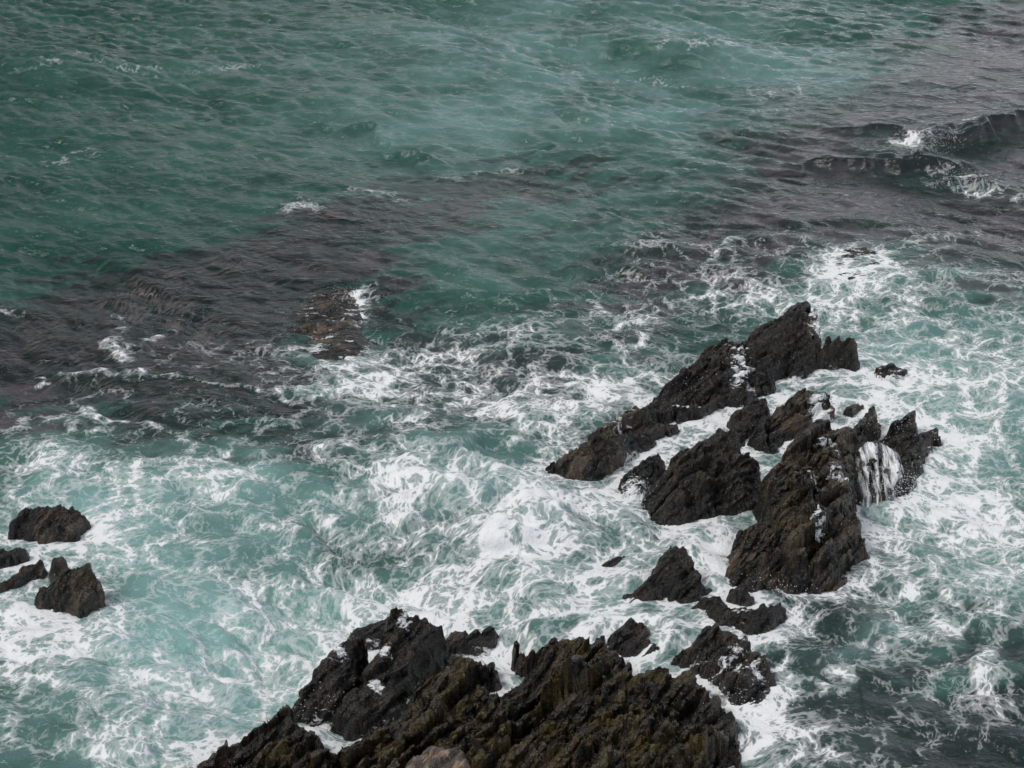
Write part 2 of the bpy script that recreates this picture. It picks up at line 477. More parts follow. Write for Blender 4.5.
rock("rock_crag", "tall slanting brown crag with jagged top and steep dark front, highest of the rocks",
     [(726, 586, 0), (728, 568, .25), (742, 549, .6), (731, 547, .35), (739, 532, .6), (764, 516, 1.0), (775, 503, 1.2), (780, 489, 1.3), (768, 482, 1.0), (768, 472, 1.0), (787, 453, 1.25),
      (797, 438, 1.3), (817, 424, 1.3), (829, 423, 1.25), (841, 424, 1.15), (861, 415, .8), (874, 408, .5), (862, 421, .5), (848, 436, .6), (866, 433, .3), (877, 431, .1), (864, 439, .2), (854, 451, .4), (846, 461, .7), (847, 480, .9),
      (849, 489, .9), (842, 503, 1.0), (842, 517, .9), (858, 506, 1.0), (862, 536, .5), (866, 558, 0), (847, 569, 0), (846, 586, 0), (819, 594, 0), (797, 594, 0), (775, 582, 0), (753, 597, 0), (734, 602, 0)],
     [(800, 480, 1.7), (790, 510, 1.75), (815, 500, 1.6), (765, 545, .9), (800, 545, 1.0), (825, 540, .95), (845, 540, .7), (820, 450, 1.4)], 52, 17, 1.35, mat=M_BROWN, group=G_MID, wash=.06,
     wash_at=[(815, 470, 1.4, .3, .6), (838, 478, 1.0, .35, .62), (820, 508, 1.5, .22, .6), (830, 445, 1.1, .4, .55)])
rock("rock", "forked black rock at the ledge's right end where white water pours over",
     [(876, 447, 0), (893, 440, .15), (906, 430, .3), (893, 425, .35), (913, 413, .45), (915, 434, .35), (938, 437, .15), (925, 449, .1), (922, 459, 0), (913, 482, 0), (901, 489, 0), (896, 480, .1), (899, 468, .2), (904, 453, .3), (900, 443, .2)],
     [(908, 450, .4)], 40, 19, .9, mat=M_WASH, group=G_FAR, wash=.22)
rock("rock", "tiny black rock just off the upper right tip of the slanting crag",
     [(844, 412, 0), (852, 406, .15), (862, 404, .12), (860, 409, 0), (851, 415, 0)], [(853, 410, .15)], 40, 20, .5, mat=M_DARK, group=G_FAR, wash=.15)
rock("rock", "low grey rock awash in foam, alone right of the largest crag",
     [(876, 371, .05), (893, 366, .15), (908, 369, .15), (902, 380, 0), (890, 379, 0), (880, 376, 0)], [(895, 373, .12)], 30, 21, .6, mat=M_WASH, group=G_FAR, wash=.42)
rock("rock", "dark rock with water sheeting over it, above the foam line",
     [(836, 262, -.10), (845, 254, -.04), (862, 250, -.02), (880, 258, -.06), (878, 268, -.04), (866, 277, -.05), (850, 280, -.05), (838, 275, -.04)], [(858, 262, .06)], 20, 22, .5, mat=M_WASH, wash=.34)
rock("rock", "black rock with a stepped peak and a low left foot, left of the slanting crag",
     [(616, 608, 0), (628, 597, .2), (640, 585, .4), (657, 567, .65), (673, 544, .9), (687, 548, .85), (690, 562, .7), (697, 571, .6), (700, 582, .4), (709, 588, .2), (707, 598, 0), (690, 606, 0), (674, 606, 0), (655, 598, .12), (641, 604, .05), (627, 613, 0)],
     [(675, 572, .75), (655, 585, .4)], 50, 23, 1.0, mat=M_DARK, group=G_MID, wash=.08)
rock("rock", "tiny oval black rock alone in the white surf",
     [(603, 572, 0), (608, 564, .15), (617, 559, .22), (627, 557, .15), (627, 567, 0), (613, 575, 0)], [(615, 566, .2)], 40, 24, .5, mat=M_DARK, rough=.5)
rock("rock", "low black rock at the foot of the slanting crag with water breaking behind it",
     [(679, 613, 0), (693, 603, .3), (720, 592, .6), (727, 606, .5), (753, 606, .6), (775, 593, .75), (781, 599, .5), (779, 616, .1), (771, 633, 0), (753, 642, 0), (720, 633, 0), (698, 622, 0)],
     [(715, 610, .5), (755, 620, .5)], 52, 25, 1.0, mat=M_DARK, group=G_MID, wash=.14, wash_at=[(745, 604, .5, .35, .6)])
rock("rock", "black rock streaked with white runnels right of the near outcrop",
     [(672, 662, .2), (698, 637, .65), (719, 628, .75), (734, 637, .8), (752, 646, .75), (773, 671, .4), (772, 688, 0), (758, 712, 0), (737, 709, 0), (722, 696, 0), (704, 680, .1), (690, 670, .15)],
     [(725, 660, .8), (748, 675, .5)], 52, 27, 1.1, mat=M_WASH, group=G_NEAR, wash=.38, wash_at=[(742, 650, .8, .5, .50), (722, 652, .8, .3, .52), (757, 668, .5, .3, .52)])
rock("rock", "small grey rounded rock wedged against the near outcrop's top edge",
     [(607, 648, .3), (614, 634, .45), (631, 619, .6), (646, 622, .55), (647, 638, .4), (656, 650, .25), (645, 668, 0), (626, 664, 0), (612, 660, 0)],
     [(632, 640, .5)], 50, 28, .8, mat=M_WASH, group=G_NEAR, wash=.16)
rock("rock_outcrop", "large brown weedy outcrop filling the bottom centre foreground",
     [(170, 800, 0), (199, 768, .2), (226, 740, .45), (254, 724, .6), (281, 708, .7), (288, 705, .7), (292, 717, .6), (304, 719, .7), (311, 732, .35), (312, 745, .1), (323, 747, .1), (333, 750, .1), (348, 746, .15), (361, 740, .25), (372, 727, .4), (399, 704, .7),
      (423, 680, .85), (447, 659, .95), (465, 643, 1.0), (481, 640, 1.0), (493, 647, .8), (488, 672, .0), (484, 706, .0), (511, 694, .05), (536, 672, .1), (516, 655, .25), (514, 641, .55), (541, 636, .9), (571, 634, 1.0), (602, 633, .9), (608, 645, .8), (622, 652, .7), (638, 670, .7), (662, 662, .85), (687, 665, .85),
      (702, 678, .7), (720, 692, .6), (732, 711, .5), (738, 747, .2), (744, 770, 0), (740, 830, 0), (640, 870, 0), (400, 880, 0), (220, 850, 0)],
     [(470, 670, 1.1), (430, 710, 1.0), (400, 750, 1.0), (570, 670, 1.25), (640, 700, 1.35), (540, 720, 1.35), (600, 740, 1.5), (690, 720, 1.2), (470, 745, 1.1), (280, 745, .8), (340, 765, .8), (550, 790, 1.5), (420, 800, 1.2), (660, 770, 1.3)],
     57, 31, 1.3, mat=M_MASS, group=G_NEAR, category="rock outcrop", sink=0.17)
rock("rock", "narrow black rock on the left side of the near outcrop, beside a foamy gully",
     [(293, 715, 0), (296, 701, .2), (317, 674, .5), (335, 653, .65), (353, 639, .7), (365, 643, .6), (360, 660, .4), (353, 678, .3), (335, 697, .1), (311, 716, 0)],
     [(335, 672, .6)], 57, 33, .9, mat=M_DARK, group=G_NEAR, wash=.14, wash_at=[(340, 660, .5, .25, .6)])
rock("rock", "rugged two lobed black rock with a foam pocket, behind the near outcrop's left end",
     [(334, 718, 0), (341, 704, .3), (363, 686, .45), (368, 672, .35), (372, 662, .5), (387, 647, .65), (384, 634, .8), (390, 618, .95), (402, 612, 1.0), (423, 615, .95), (439, 632, .6), (432, 645, .4), (412, 658, .4), (403, 681, .3), (388, 703, .2), (372, 725, 0), (353, 728, 0)],
     [(405, 635, .85), (390, 665, .55), (360, 705, .4)], 57, 35, 1.1, mat=M_DARK, group=G_NEAR, wash=.12, wash_at=[(385, 655, .6, .18, .75), (377, 686, .4, .22, .75), (405, 622, .9, .2, .6)])
rock("rock", "low black rock tucked behind the two lobed rock",
     [(352, 637, 0), (360, 628, .12), (378, 619, .2), (390, 616, .2), (389, 630, .1), (370, 640, 0)], [(372, 630, .18)], 50, 37, .6, mat=M_DARK, group=G_NEAR, wash=.2)
rock("rock", "low grey washed rock on the outcrop's top edge, left of the foam pool",
     [(441, 643, .05), (452, 634, .15), (468, 634, .2), (493, 630, .25), (494, 642, .1), (478, 650, 0), (450, 650, 0)], [(480, 638, .22)], 50, 38, .6, mat=M_WASH, group=G_NEAR, wash=.25)
rock("boulder", "pale lichen grey boulder resting on the outcrop at the bottom edge",
     [(413, 768, 1.1), (418, 754, 1.32), (436, 746, 1.4), (458, 748, 1.38), (464, 760, 1.25), (458, 785, 1.0), (430, 790, 1.0)], [(438, 758, 1.4)], 57, 39, .8, mat=M_PALE, category="boulder", skirt=1.2)
rock("rock", "two lobed brown rock split by a notch, uppermost of the left surf rocks",
     [(10, 535, 0), (13, 520, .35), (22, 509, .55), (33, 502, .65), (48, 498, .7), (52, 508, .45), (62, 501, .65), (75, 502, .65), (84, 510, .45), (81, 523, .2), (77, 537, 0), (44, 538, 0), (27, 537, 0)],
     [(35, 515, .65), (68, 515, .6), (51, 522, .25)], 55, 41, .9, mat=M_BROWN, group=G_LEFT)
rock("rock", "slanting brown rock at the photo's left edge, low and narrow",
     [(-20, 590, .1), (-6, 580, .25), (11, 569, .4), (24, 557, .5), (33, 552, .5), (40, 557, .35), (36, 568, .1), (20, 580, 0), (0, 588, 0), (-15, 597, 0)],
     [(22, 566, .4)], 50, 43, .8, mat=M_BROWN, group=G_LEFT)
rock("rock", "small dark rock behind the slanting rock at the left edge",
     [(-12, 561, .05), (0, 550, .25), (11, 547, .3), (22, 547, .25), (23, 554, .1), (9, 563, 0), (-8, 567, 0)], [(8, 554, .25)], 50, 44, .6, mat=M_DARK, group=G_LEFT)
rock("rock", "steep black rock with a brown right shoulder, nearest of the left rocks",
     [(34, 604, 0), (44, 586, .4), (55, 570, .75), (66, 562, .9), (76, 563, .85), (88, 561, .9), (95, 572, .7), (92, 589, .35), (91, 606, 0), (82, 610, 0), (69, 607, 0), (44, 608, 0)],
     [(70, 578, .9), (60, 592, .5), (86, 580, .7)], 55, 45, .9, mat=M_BROWN, group=G_LEFT)
rock("stone", "smooth bluish grey stone leaning behind the steep black rock",
     [(54, 570, .1), (54, 559, .45), (58, 555, .52), (63, 557, .5), (66, 566, .3), (62, 574, 0)], [(60, 562, .5)], 20, 46, .15, mat=M_STONE, category="stone", rough=.3)
rock("rock_reef", "low brown weed covered reef breaking the surface beside the foam",
     [(285, 325, -.12), (308, 302, -.09), (330, 290, .0), (346, 289, .05), (352, 308, -.05), (346, 318, -.07), (354, 340, .03), (345, 352, -.04), (330, 357, -.08), (314, 376, -.08), (290, 352, -.12)],
     [(340, 301, .06), (344, 340, .05), (318, 325, -.07)], 15, 47, .35, mat=M_REEF, category="reef", skirt=.35, wash=.1)
rock("rock", "blocky black knob joining the long wedge to the low slab",
     [(653, 419, 0), (655, 404, .3), (664, 400, .35), (672, 408, .25), (673, 419, 0), (663, 422, 0)], [(663, 410, .3)], 43, 51, .6, mat=M_DARK, group=G_FAR, wash=.1)
rock("rock", "jagged black shard at the slanting crag's left foot above the low foot rock",
     [(726, 606, 0), (730, 592, .25), (739, 584, .4), (748, 590, .35), (752, 604, .1), (742, 612, 0)], [(739, 597, .3)], 52, 55, .8, mat=M_DARK, group=G_MID, wash=.1)
rock("rock", "thin black shard between the stepped peak rock and the low foot rock",
     [(668, 606, 0), (676, 597, .18), (690, 590, .3), (700, 594, .25), (698, 606, .05), (684, 612, 0)], [(686, 600, .22)], 52, 56, .7, mat=M_DARK, group=G_MID, wash=.14)
# low ledge under the cascade and the water falling over it
rock("rock_ledge", "wet dark ledge under the falling white water beside the forked rock",
     [(846, 455, .35), (862, 446, .42), (880, 446, .42), (896, 452, .38), (899, 470, .2), (896, 490, 0), (880, 498, 0), (862, 500, 0), (850, 494, .0)],
     [(872, 458, .42)], 40, 49, .4, mat=M_WASH, wash=.2)
c = rock("cascade", "white water cascading off a ledge in streaks, right of the slanting crag",
     [(857, 456, .42), (866, 445, .48), (881, 446, .48), (894, 454, .44), (899, 472, .26), (893, 489, .02), (880, 498, 0), (867, 500, 0), (858, 488, 0.03)],
     [(872, 455, .52), (874, 468, .46), (874, 480, .22)], 100, 50, .2, mat=cascade_material(), category="waterfall", skirt=1.5)

# ------------------------------------------------------------------ foam, painted glints and sheen, depth and weed, laid out on the sea
def ell(x, y, e):
    px, py, rx, ry, ang, k = e
    ax, ay = at(px, py)
    ex = at(px + rx, py); ey = at(px, py - ry)
    a, b = abs(ex[0] - ax), abs(ey[1] - ay)
    t = math.radians(ang)
    dx, dy = x - ax, y - ay
    u, v = math.cos(t) * dx + math.sin(t) * dy, -math.sin(t) * dx + math.cos(t) * dy
    return k * np.exp(-((u / a) ** 2 + (v / b) ** 2))

FOAM_GLINT = [  # centre px, half sizes px, turn, density
    (120, 690, 170, 80, 0, .14), (200, 560, 200, 90, 0, .10), (460, 560, 120, 70, 0, .12),
    (60, 480, 130, 30, 0, .50), (60, 590, 90, 70, 0, .62), (20, 640, 80, 50, 0, .62), (120, 620, 80, 30, 0, .35), (130, 505, 90, 35, 0, .42), (240, 480, 140, 30, 0, .46),
    (250, 560, 120, 60, 0, .45), (330, 620, 90, 45, 20, .62), (250, 660, 120, 45, 20, .62), (180, 715, 150, 50, 0, .52), (250, 740, 90, 40, 20, .55), (60, 740, 110, 40, 0, .38),
    (420, 560, 110, 70, 0, .55), (520, 600, 130, 55, 0, .70), (560, 545, 120, 50, 0, .68), (560, 500, 90, 30, 0, .66), (450, 490, 120, 35, 0, .56), (400, 640, 50, 40, 0, .5), (470, 620, 80, 30, 0, .72),
    (600, 383, 80, 18, 0, .80), (560, 395, 70, 16, 0, .7), (550, 436, 60, 14, 0, .74), (420, 350, 120, 35, 0, .42), (470, 400, 150, 35, 0, .45), (380, 410, 70, 40, 0, .42), (640, 345, 60, 25, 0, .5),
    (350, 375, 45, 25, 30, .55), (349, 312, 8, 12, 0, .55), (700, 260, 100, 26, -10, .40), (660, 315, 60, 22, 0, .42), (780, 290, 110, 25, 0, .50), (850, 290, 80, 25, 0, .58), (940, 290, 110, 22, 0, .52),
    (900, 350, 80, 40, 0, .68), (860, 400, 60, 40, 0, .70), (930, 430, 70, 50, 0, .72), (960, 480, 80, 50, 0, .66), (985, 360, 70, 45, 0, .46), (930, 540, 110, 45, 0, .62), (1000, 540, 70, 60, 0, .6), (1000, 430, 50, 50, 0, .52),
    (900, 600, 110, 30, 0, .48), (885, 655, 45, 30, 20, .75), (860, 690, 40, 12, 0, .55), (985, 610, 80, 30, 0, .42), (780, 745, 60, 28, 0, .80), (840, 765, 60, 18, 0, .5), (800, 650, 40, 35, 0, .32), (960, 740, 100, 30, 0, .32), (900, 705, 130, 40, 0, .30),
    (700, 425, 70, 22, 0, .6), (790, 445, 60, 22, 0, .7), (765, 490, 25, 40, 0, .7), (690, 440, 70, 40, 0, .55), (880, 410, 40, 25, 0, .6), (720, 550, 30, 40, 0, .5), (760, 600, 40, 14, 0, .5), (740, 440, 50, 30, 0, .55), (800, 400, 50, 40, 0, .5), (690, 560, 60, 40, 0, .5), (640, 520, 50, 30, 0, .6), (700, 535, 60, 18, 0, .55), (690, 640, 50, 20, 0, .85), (650, 620, 60, 25, 0, .7), (715, 580, 30, 30, 0, .5),
    (330, 730, 30, 20, 0, .55), (370, 680, 25, 40, 0, .55), (440, 655, 40, 20, 0, .6), (505, 685, 30, 20, 0, .8), (690, 400, 20, 8, 0, .6), (760, 385, 40, 12, 0, .5), (870, 470, 30, 30, 0, .3),
    (110, 66, 70, 7, 0, .33), (215, 72, 50, 6, 0, .28), (70, 155, 60, 5, 0, .26), (780, 88, 34, 8, -10, .36), (790, 105, 30, 7, 0, .34), (300, 212, 22, 6, 0, .36), (1130, 420, 110, 110, 0, .6), (1150, 600, 110, 60, 0, .5), (-110, 560, 120, 90, 0, .6), (-120, 720, 120, 60, 0, .5), (1250, 500, 120, 100, 0, .4), (370, 205, 60, 9, 0, .34), (500, 175, 80, 8, 0, .34), (700, 50, 60, 4, 0, .34), (620, 75, 60, 5, 0, .32),  # small flecks paint sun glints in foam white; wide ones are foam
    (928, 147, 26, 10, 0, .85), (985, 121, 40, 3, 0, .30), (905, 140, 25, 5, 0, .4), (968, 184, 24, 11, -15, .85), (1010, 192, 16, 5, 0, .7), (940, 240, 60, 8, 0, .40), (15, 310, 28, 9, 0, .42), (300, 213, 22, 7, 0, .34), (215, 400, 200, 55, 0, .20), (850, 245, 40, 8, 0, .35),
    (520, 340, 90, 20, 0, .35), (590, 300, 30, 14, 0, .35),
]
LINES = [  # foam lines: points px, width m, density
    ([(45, 383), (90, 376), (130, 378), (165, 384), (215, 388), (260, 393), (300, 400), (320, 397)], .16, .62),
    ([(80, 410), (120, 418), (160, 428), (190, 440), (230, 452)], .14, .58),
    ([(140, 342), (158, 338), (170, 330)], .12, .55), ([(110, 320), (112, 345), (118, 360)], .12, .5),
    ([(0, 422), (30, 428), (60, 424), (100, 430)], .2, .5),
    ([(595, 300), (620, 320), (640, 335), (650, 345)], .22, .6), ([(640, 320), (665, 305), (690, 292), (720, 284)], .18, .55),
    ([(640, 262), (690, 262), (720, 255), (740, 240)], .15, .5),
    ([(770, 665), (790, 672), (800, 685), (825, 693), (850, 690)], .12, .75),
    ([(905, 555), (908, 600), (912, 615), (890, 625)], .16, .65), ([(1003, 565), (1008, 600), (1000, 615), (960, 625), (940, 632)], .16, .62), ([(985, 640), (985, 660), (980, 690)], .2, .6),
    ([(40, 690), (60, 705), (45, 725), (80, 735)], .1, .45), ([(0, 700), (40, 708), (90, 715), (140, 712)], .13, .5),
    ([(220, 560), (235, 590), (240, 620), (265, 610)], .22, .5), ([(120, 480), (200, 470), (260, 478), (320, 475), (380, 490)], .2, .45),
    ([(320, 375), (335, 360), (345, 340), (358, 320), (360, 295)], .25, .62),
    ([(940, 300), (980, 310), (1024, 318)], .3, .4), ([(930, 345), (970, 350), (1024, 348)], .3, .35),
]
WEED = [
    ([(-160, 330), (0, 296), (60, 280), (140, 258), (230, 236), (300, 206), (380, 186), (470, 166), (560, 156), (605, 168), (570, 196), (505, 218), (480, 232), (420, 250), (382, 262), (366, 300), (352, 345), (320, 370), (314, 405), (330, 440), (200, 446), (60, 425), (0, 415), (-160, 420)], 1.0),
    ([(600, 262), (640, 232), (690, 190), (740, 140), (800, 96), (900, 50), (1000, -10), (1300, -60), (1300, 300), (1000, 288), (900, 268), (800, 268), (720, 296), (660, 318), (610, 304)], 1.0, 3.0),
    ([(520, 300), (570, 286), (640, 300), (660, 330), (600, 345), (540, 336)], .75),
    ([(430, 430), (470, 418), (520, 430), (500, 452), (440, 452)], .6),
    ([(440, 515), (480, 505), (520, 520), (500, 560), (450, 550)], .7), ([(560, 530), (590, 520), (610, 535), (580, 548)], .7),
    ([(770, 590), (850, 590), (900, 690), (1060, 680), (1100, 860), (740, 860), (760, 700)], .75),
    ([(60, 650), (110, 640), (170, 690), (90, 700), (30, 690)], .35),
    ([(330, 390), (420, 330), (560, 350), (640, 380), (540, 420), (400, 440), (300, 450)], .85),
]
AIR_SHEEN = [(1130, 430, 120, 120, 0, .5), (-110, 600, 130, 110, 0, .6), (620, 60, 330, 80, 0, .46), (480, 130, 200, 50, 0, .2), (540, 250, 110, 60, 0, .22), (90, 600, 160, 110, 0, .75), (240, 570, 170, 120, 0, .80), (200, 720, 220, 80, 0, .62), (430, 540, 150, 90, 0, .62), (560, 560, 120, 80, 0, .6), (980, 400, 110, 120, 0, .55), (970, 540, 110, 60, 0, .45), (880, 340, 80, 40, 0, .4), (250, 500, 150, 30, 0, .5), (590, 390, 80, 25, 0, .25), (885, 655, 60, 40, 0, .5), (60, 500, 100, 50, 0, .5), (450, 370, 130, 40, 0, .08)]  # churned surf; far-centre ellipses paint sky sheen into the water colour

nA = Tile(spec_tile(256, 40.0, 2.5, 14.0, 1.6, 5), 40.0, 0.4)
nB = Tile(spec_tile(512, 23.0, 0.5, 4.0, 1.4, 6), 23.0, 1.1)
PSI = [(Tile(spec_tile(256, 31.0, 3.0, 9.0, 1.6, 8), 31.0, 0.2), 1.0), (Tile(spec_tile(512, 17.0, 0.8, 3.0, 1.6, 9), 17.0, 0.9), 0.22)]

def frond_angle(x, y):
    return math.pi + 0.75 * smooth(-4, -12, x) + 0.35 * nA(x, y + 30)

nF = Tile(spec_tile(512, 19.0, 0.25, 2.5, 1.3, 33), 19.0, 0.0)
def weed_mask(x, y, polys=None):
    ca, sa = math.cos(0.35), math.sin(0.35)
    frond = nF((ca * x + sa * y) * 0.33, (-sa * x + ca * y) * 1.0 + 0.25 * nA(x, y))
    xw = x + 0.35 * nA(x, y) + 0.2 * nB(x, y)
    yw = y + 0.35 * nA(x + 50, y) + 0.3 * nB(x + 9, y)
    m = np.zeros(x.shape)
    for P, k, *sf in polys or WEED:
        sf = sf[0] if sf else 1.2
        sd = sdist(xw, yw, [at(a, b) for a, b in P])
        m = np.maximum(m, k * smooth(-1.5 * sf, .5 * sf, sd + (0.7 if sf < 2 else 0.9) * frond))
    return m

def curl(x, y):
    e = 0.03
    u = np.zeros(x.shape); v = np.zeros(x.shape)
    for T, k in PSI:
        u += k * (T(x, y + e) - T(x, y - e)) / (2 * e)
        v -= k * (T(x + e, y) - T(x - e, y)) / (2 * e)
    return u, v

# LOD grid for the sea: fine over the bay, widening out to the horizon
def spaced(a, b, d0, d1):
    out = [a]
    while out[-1] < b:
        f = (out[-1] - a) / (b - a)
        out.append(out[-1] + d0 + (d1 - d0) * f)
    return out
ys = spaced(22.0, 98.0, 0.045, 0.125)
y = ys[-1]; d = 0.2
while y < 9000:
    d *= 1.16; y += d; ys.append(y)
y = 22.0; d = 0.1; pre = []
while y > -150:
    d *= 1.25; y -= d; pre.append(y)
ys = np.array(pre[::-1] + ys)
nu = 900
us = np.linspace(-1, 1, nu)
ext = []
u = 1.0; d = 0.004
while u < 60:
    d *= 1.25; u += d; ext.append(u)
us = np.concatenate([-np.array(ext[::-1]), us, np.array(ext)])
half = 4.0 + 0.365 * np.clip(ys, 10, None)
Y, U = np.meshgrid(ys, us, indexing="ij")
X = U * half[:, None]
near = smooth(0, 1, 1 - np.clip((np.abs(U) - 1.0) / 1.0, 0, 1)) * (1 - smooth(95, 160, Y)) * smooth(5, 20, Y)

WANG = math.radians(233)
big = ocean_tiles(512, 61.0, 1.2, 16.0, 2.6, WANG, 4, 21, 0.9, 0.0)
mid = ocean_tiles(1024, 27.0, 0.16, 1.9, 2.1, WANG + 0.25, 2.5, 22, 1.0, 0.0)
weed = weed_mask(X, Y)
Zw = 0.80 * big[0](X, Y) + 1.9 * mid[0](X, Y)
Dx = 0.80 * big[1](X, Y) + 1.9 * mid[1](X, Y)
Dy = 0.80 * big[2](X, Y) + 1.9 * mid[2](X, Y)
calm = 1 - 0.45 * weed * (Y > 30)
calm *= 0.85 + 0.28 * np.clip(nA(X * .45 + 9, Y * .45), -1.3, 1.3)
Zw *= calm; Dx *= calm; Dy *= calm
HUMP = np.zeros(X.shape)
# single steep waves: px, py, length m, width m, height m, turn
for px, py, L, w, h, ang in [(985, 131, 2.6, .55, .62, 14), (915, 163, 1.5, .8, .5, 4), (838, 166, 1.5, .45, .34, 5), (880, 128, 1.6, .5, .3, -10), (470, 433, 1.6, .7, .2, 10), (40, 105, 1.4, .6, .18, -25), (365, 133, 2.2, .35, .2, -30), (520, 300, 1.4, .3, .16, 12), (855, 262, 1.5, .9, .12, 0), (965, 185, 1.2, .4, .25, -30), (405, 160, 1.4, .4, .25, -35)]:
    ax, ay = at(px, py)
    t = math.radians(ang)
    dx, dy = X - ax, Y - ay
    u_, v_ = math.cos(t) * dx + math.sin(t) * dy, -math.sin(t) * dx + math.cos(t) * dy
    v_ = v_ + 0.25 * nB(X, Y) + 0.3 * nA(X, Y)
    # steep side towards the shore
    wv = np.where(v_ < 0, w * 0.5, w * 1.3)
    bump_ = h * np.exp(-(u_ / L) ** 2 - (v_ / wv) ** 2)
    Zw += bump_; HUMP += bump_
dens = np.zeros(X.shape)
sel = near > 0.01
xs_, ys_ = X[sel], Y[sel]
xw = xs_ + 0.30 * nA(xs_, ys_) + 0.16 * nB(xs_, ys_)
yw = ys_ + 0.45 * nA(xs_ + 20, ys_) + 0.22 * nB(xs_ + 7, ys_)
dd = np.zeros(xs_.shape)
for e in FOAM_GLINT:
    q = np.clip(ell(xw, yw, e), 0, 0.97)
    dd = 1 - (1 - dd) * (1 - q * 0.80)
for P, w, k in LINES:
    L = seg_dist(xs_ + 0.10 * nB(xs_, ys_) + .08 * nA(xs_, ys_), ys_ + 0.25 * nB(xs_ + 5, ys_), [at(a, b) for a, b in P], False)
    dd = np.maximum(dd, k * np.exp(-(L / (w * 1.5)) ** 2))
ring = np.full(xs_.shape, 9.0)
for P in ROCKS:
    px_ = [p[0] for p in P]; py_ = [p[1] for p in P]
    m = (xs_ > min(px_) - 1.5) & (xs_ < max(px_) + 1.5) & (ys_ > min(py_) - 1.5) & (ys_ < max(py_) + 1.5)
    r_ = np.where(inside(xs_[m], ys_[m], P), 0, seg_dist(xs_[m], ys_[m], P))
    ring[m] = np.minimum(ring[m], r_)
surf = smooth(64, 52, ys_)
dd = 1 - (1 - dd) * (1 - surf * 0.68 * np.exp(-(ring / 0.6) ** 2))
air_sheen = np.zeros(xs_.shape)
for e in AIR_SHEEN:
    air_sheen = 1 - (1 - air_sheen) * (1 - np.clip(ell(xw, yw, e), 0, .95))
air_sheen = np.clip(air_sheen * (0.72 + 0.20 * nA(xs_ + 3, ys_ + 8) + .10 * nB(xs_, ys_)), 0, 1)
fx, fy = xs_.copy(), ys_.copy()
for _ in range(14):
    a, b = curl(fx, fy)
    fx += 0.006 * a; fy += 0.006 * b
dens[sel] = dd
air_sheen = 1 - (1 - air_sheen) * (1 - 0.55 * dd ** 1.8)
AERA_SHEEN = np.zeros(X.shape); AERA_SHEEN[sel] = air_sheen
FX, FY = X.copy(), Y.copy(); FX[sel] = fx; FY[sel] = fy
depth = 3.6 - 3.38 * weed + 7.0 * HUMP
turb = 1 - np.exp(-depth / 1.25)
AERA_SHEEN *= 1 - 0.8 * smooth(.05, .16, HUMP) * (X > 5)
turb = 1 - (1 - turb) * (1 - 0.75 * AERA_SHEEN)
slate = np.clip(weed_mask(X, Y, WEED[3:7] + WEED[8:]) * 1.15 + 1.4 * smooth(.05, .16, HUMP) * (X > 5), 0, 1)  # deep weed tone; also paints the weak sky reflection of right-hand wave faces
rough_surf = 1 + 0.5 * np.clip(dens, 0, 1)
RING = np.full(X.shape, 9.0); RING[sel] = ring
shel = 1 - 0.75 * np.exp(-(RING / 1.2) ** 2)
heap = np.clip(dens, 0, 1) * (0.045 * nB(FX, FY) + 0.05 * np.abs(nF(FX * 0.9, FY * 0.9)))
Zf = (Zw * rough_surf + 0.03 * dens + heap) * near * shel - 0.05 * (1 - shel)
Xf = X + Dx * near * 0.9
Yf = Y + Dy * near * 0.9
co = np.stack([Xf.ravel(), Yf.ravel(), Zf.ravel()], 1)
q = grid_quads(*X.shape)[:, ::-1]
M_WATER = water_material()
wo = mesh_from("water", co, q, M_WATER, {"foam": dens.ravel(), "turb": turb.ravel(), "aer_sheen": AERA_SHEEN.ravel(), "slate": slate.ravel(),
                                         "fp": np.stack([FX.ravel(), FY.ravel(), np.zeros(X.size)], 1)})
wo["kind"] = "structure"
wo["label"] = "green sea with lacy white foam washing round the rocks"; wo["category"] = "sea"

# fronds of kelp streaming just under the surface around the reef
kr = np.random.default_rng(77)
kv, kq, nvk = [], [], 0
Pk = [at(a, b) for a, b in [(60, 300), (140, 268), (230, 245), (310, 215), (370, 200), (372, 260), (358, 300), (345, 350), (315, 380), (300, 420), (200, 432), (80, 410)]]
bx = [p[0] for p in Pk]; by = [p[1] for p in Pk]
kx = kr.uniform(min(bx), max(bx), 9000); ky = kr.uniform(min(by), max(by), 9000)
ok = inside(kx, ky, Pk) & (nB(kx * .5, ky * .5) + 0.6 * nA(kx, ky) > -0.9)
kx, ky = kx[ok][:3600], ky[ok][:3600]
px_, py_ = kx.copy(), ky.copy()
wid = kr.uniform(0.02, 0.065, kx.size); ln = kr.uniform(0.07, 0.22, kx.size); dz = kr.uniform(-0.28, -0.07, kx.size)
jit = kr.normal(0, .22, kx.size)
rows = []
NS = 10
for k in range(NS):
    a = frond_angle(px_, py_) + jit + 0.25 * nB(px_, py_)
    w = wid * math.sin(math.pi * (k + 0.6) / (NS + .2))
    zk = dz + 0.55 * (0.80 * big[0](px_, py_) + 1.9 * mid[0](px_, py_))
    rows.append((px_ - np.sin(a) * w, py_ + np.cos(a) * w, zk))
    rows.append((px_ + np.sin(a) * w, py_ - np.cos(a) * w, zk - .01))
    px_ = px_ + np.cos(a) * ln; py_ = py_ + np.sin(a) * ln
kco = np.stack([np.stack(r, 1) for r in rows], 1).reshape(-1, 3)
base_i = (np.arange(kx.size) * 2 * NS)[:, None, None]
seg = np.stack([[2 * k, 2 * k + 1, 2 * k + 3, 2 * k + 2] for k in range(NS - 1)])[None]
kt = NT("kelp fronds")
kpos = kt.n("ShaderNodeNewGeometry").outputs["Position"]
kc = kt.mix(kt.ramp(kt.noise(kpos, 2.5, 3), 0.35, 0.65), (0.005, 0.003, 0.003), (0.175, 0.118, 0.118))
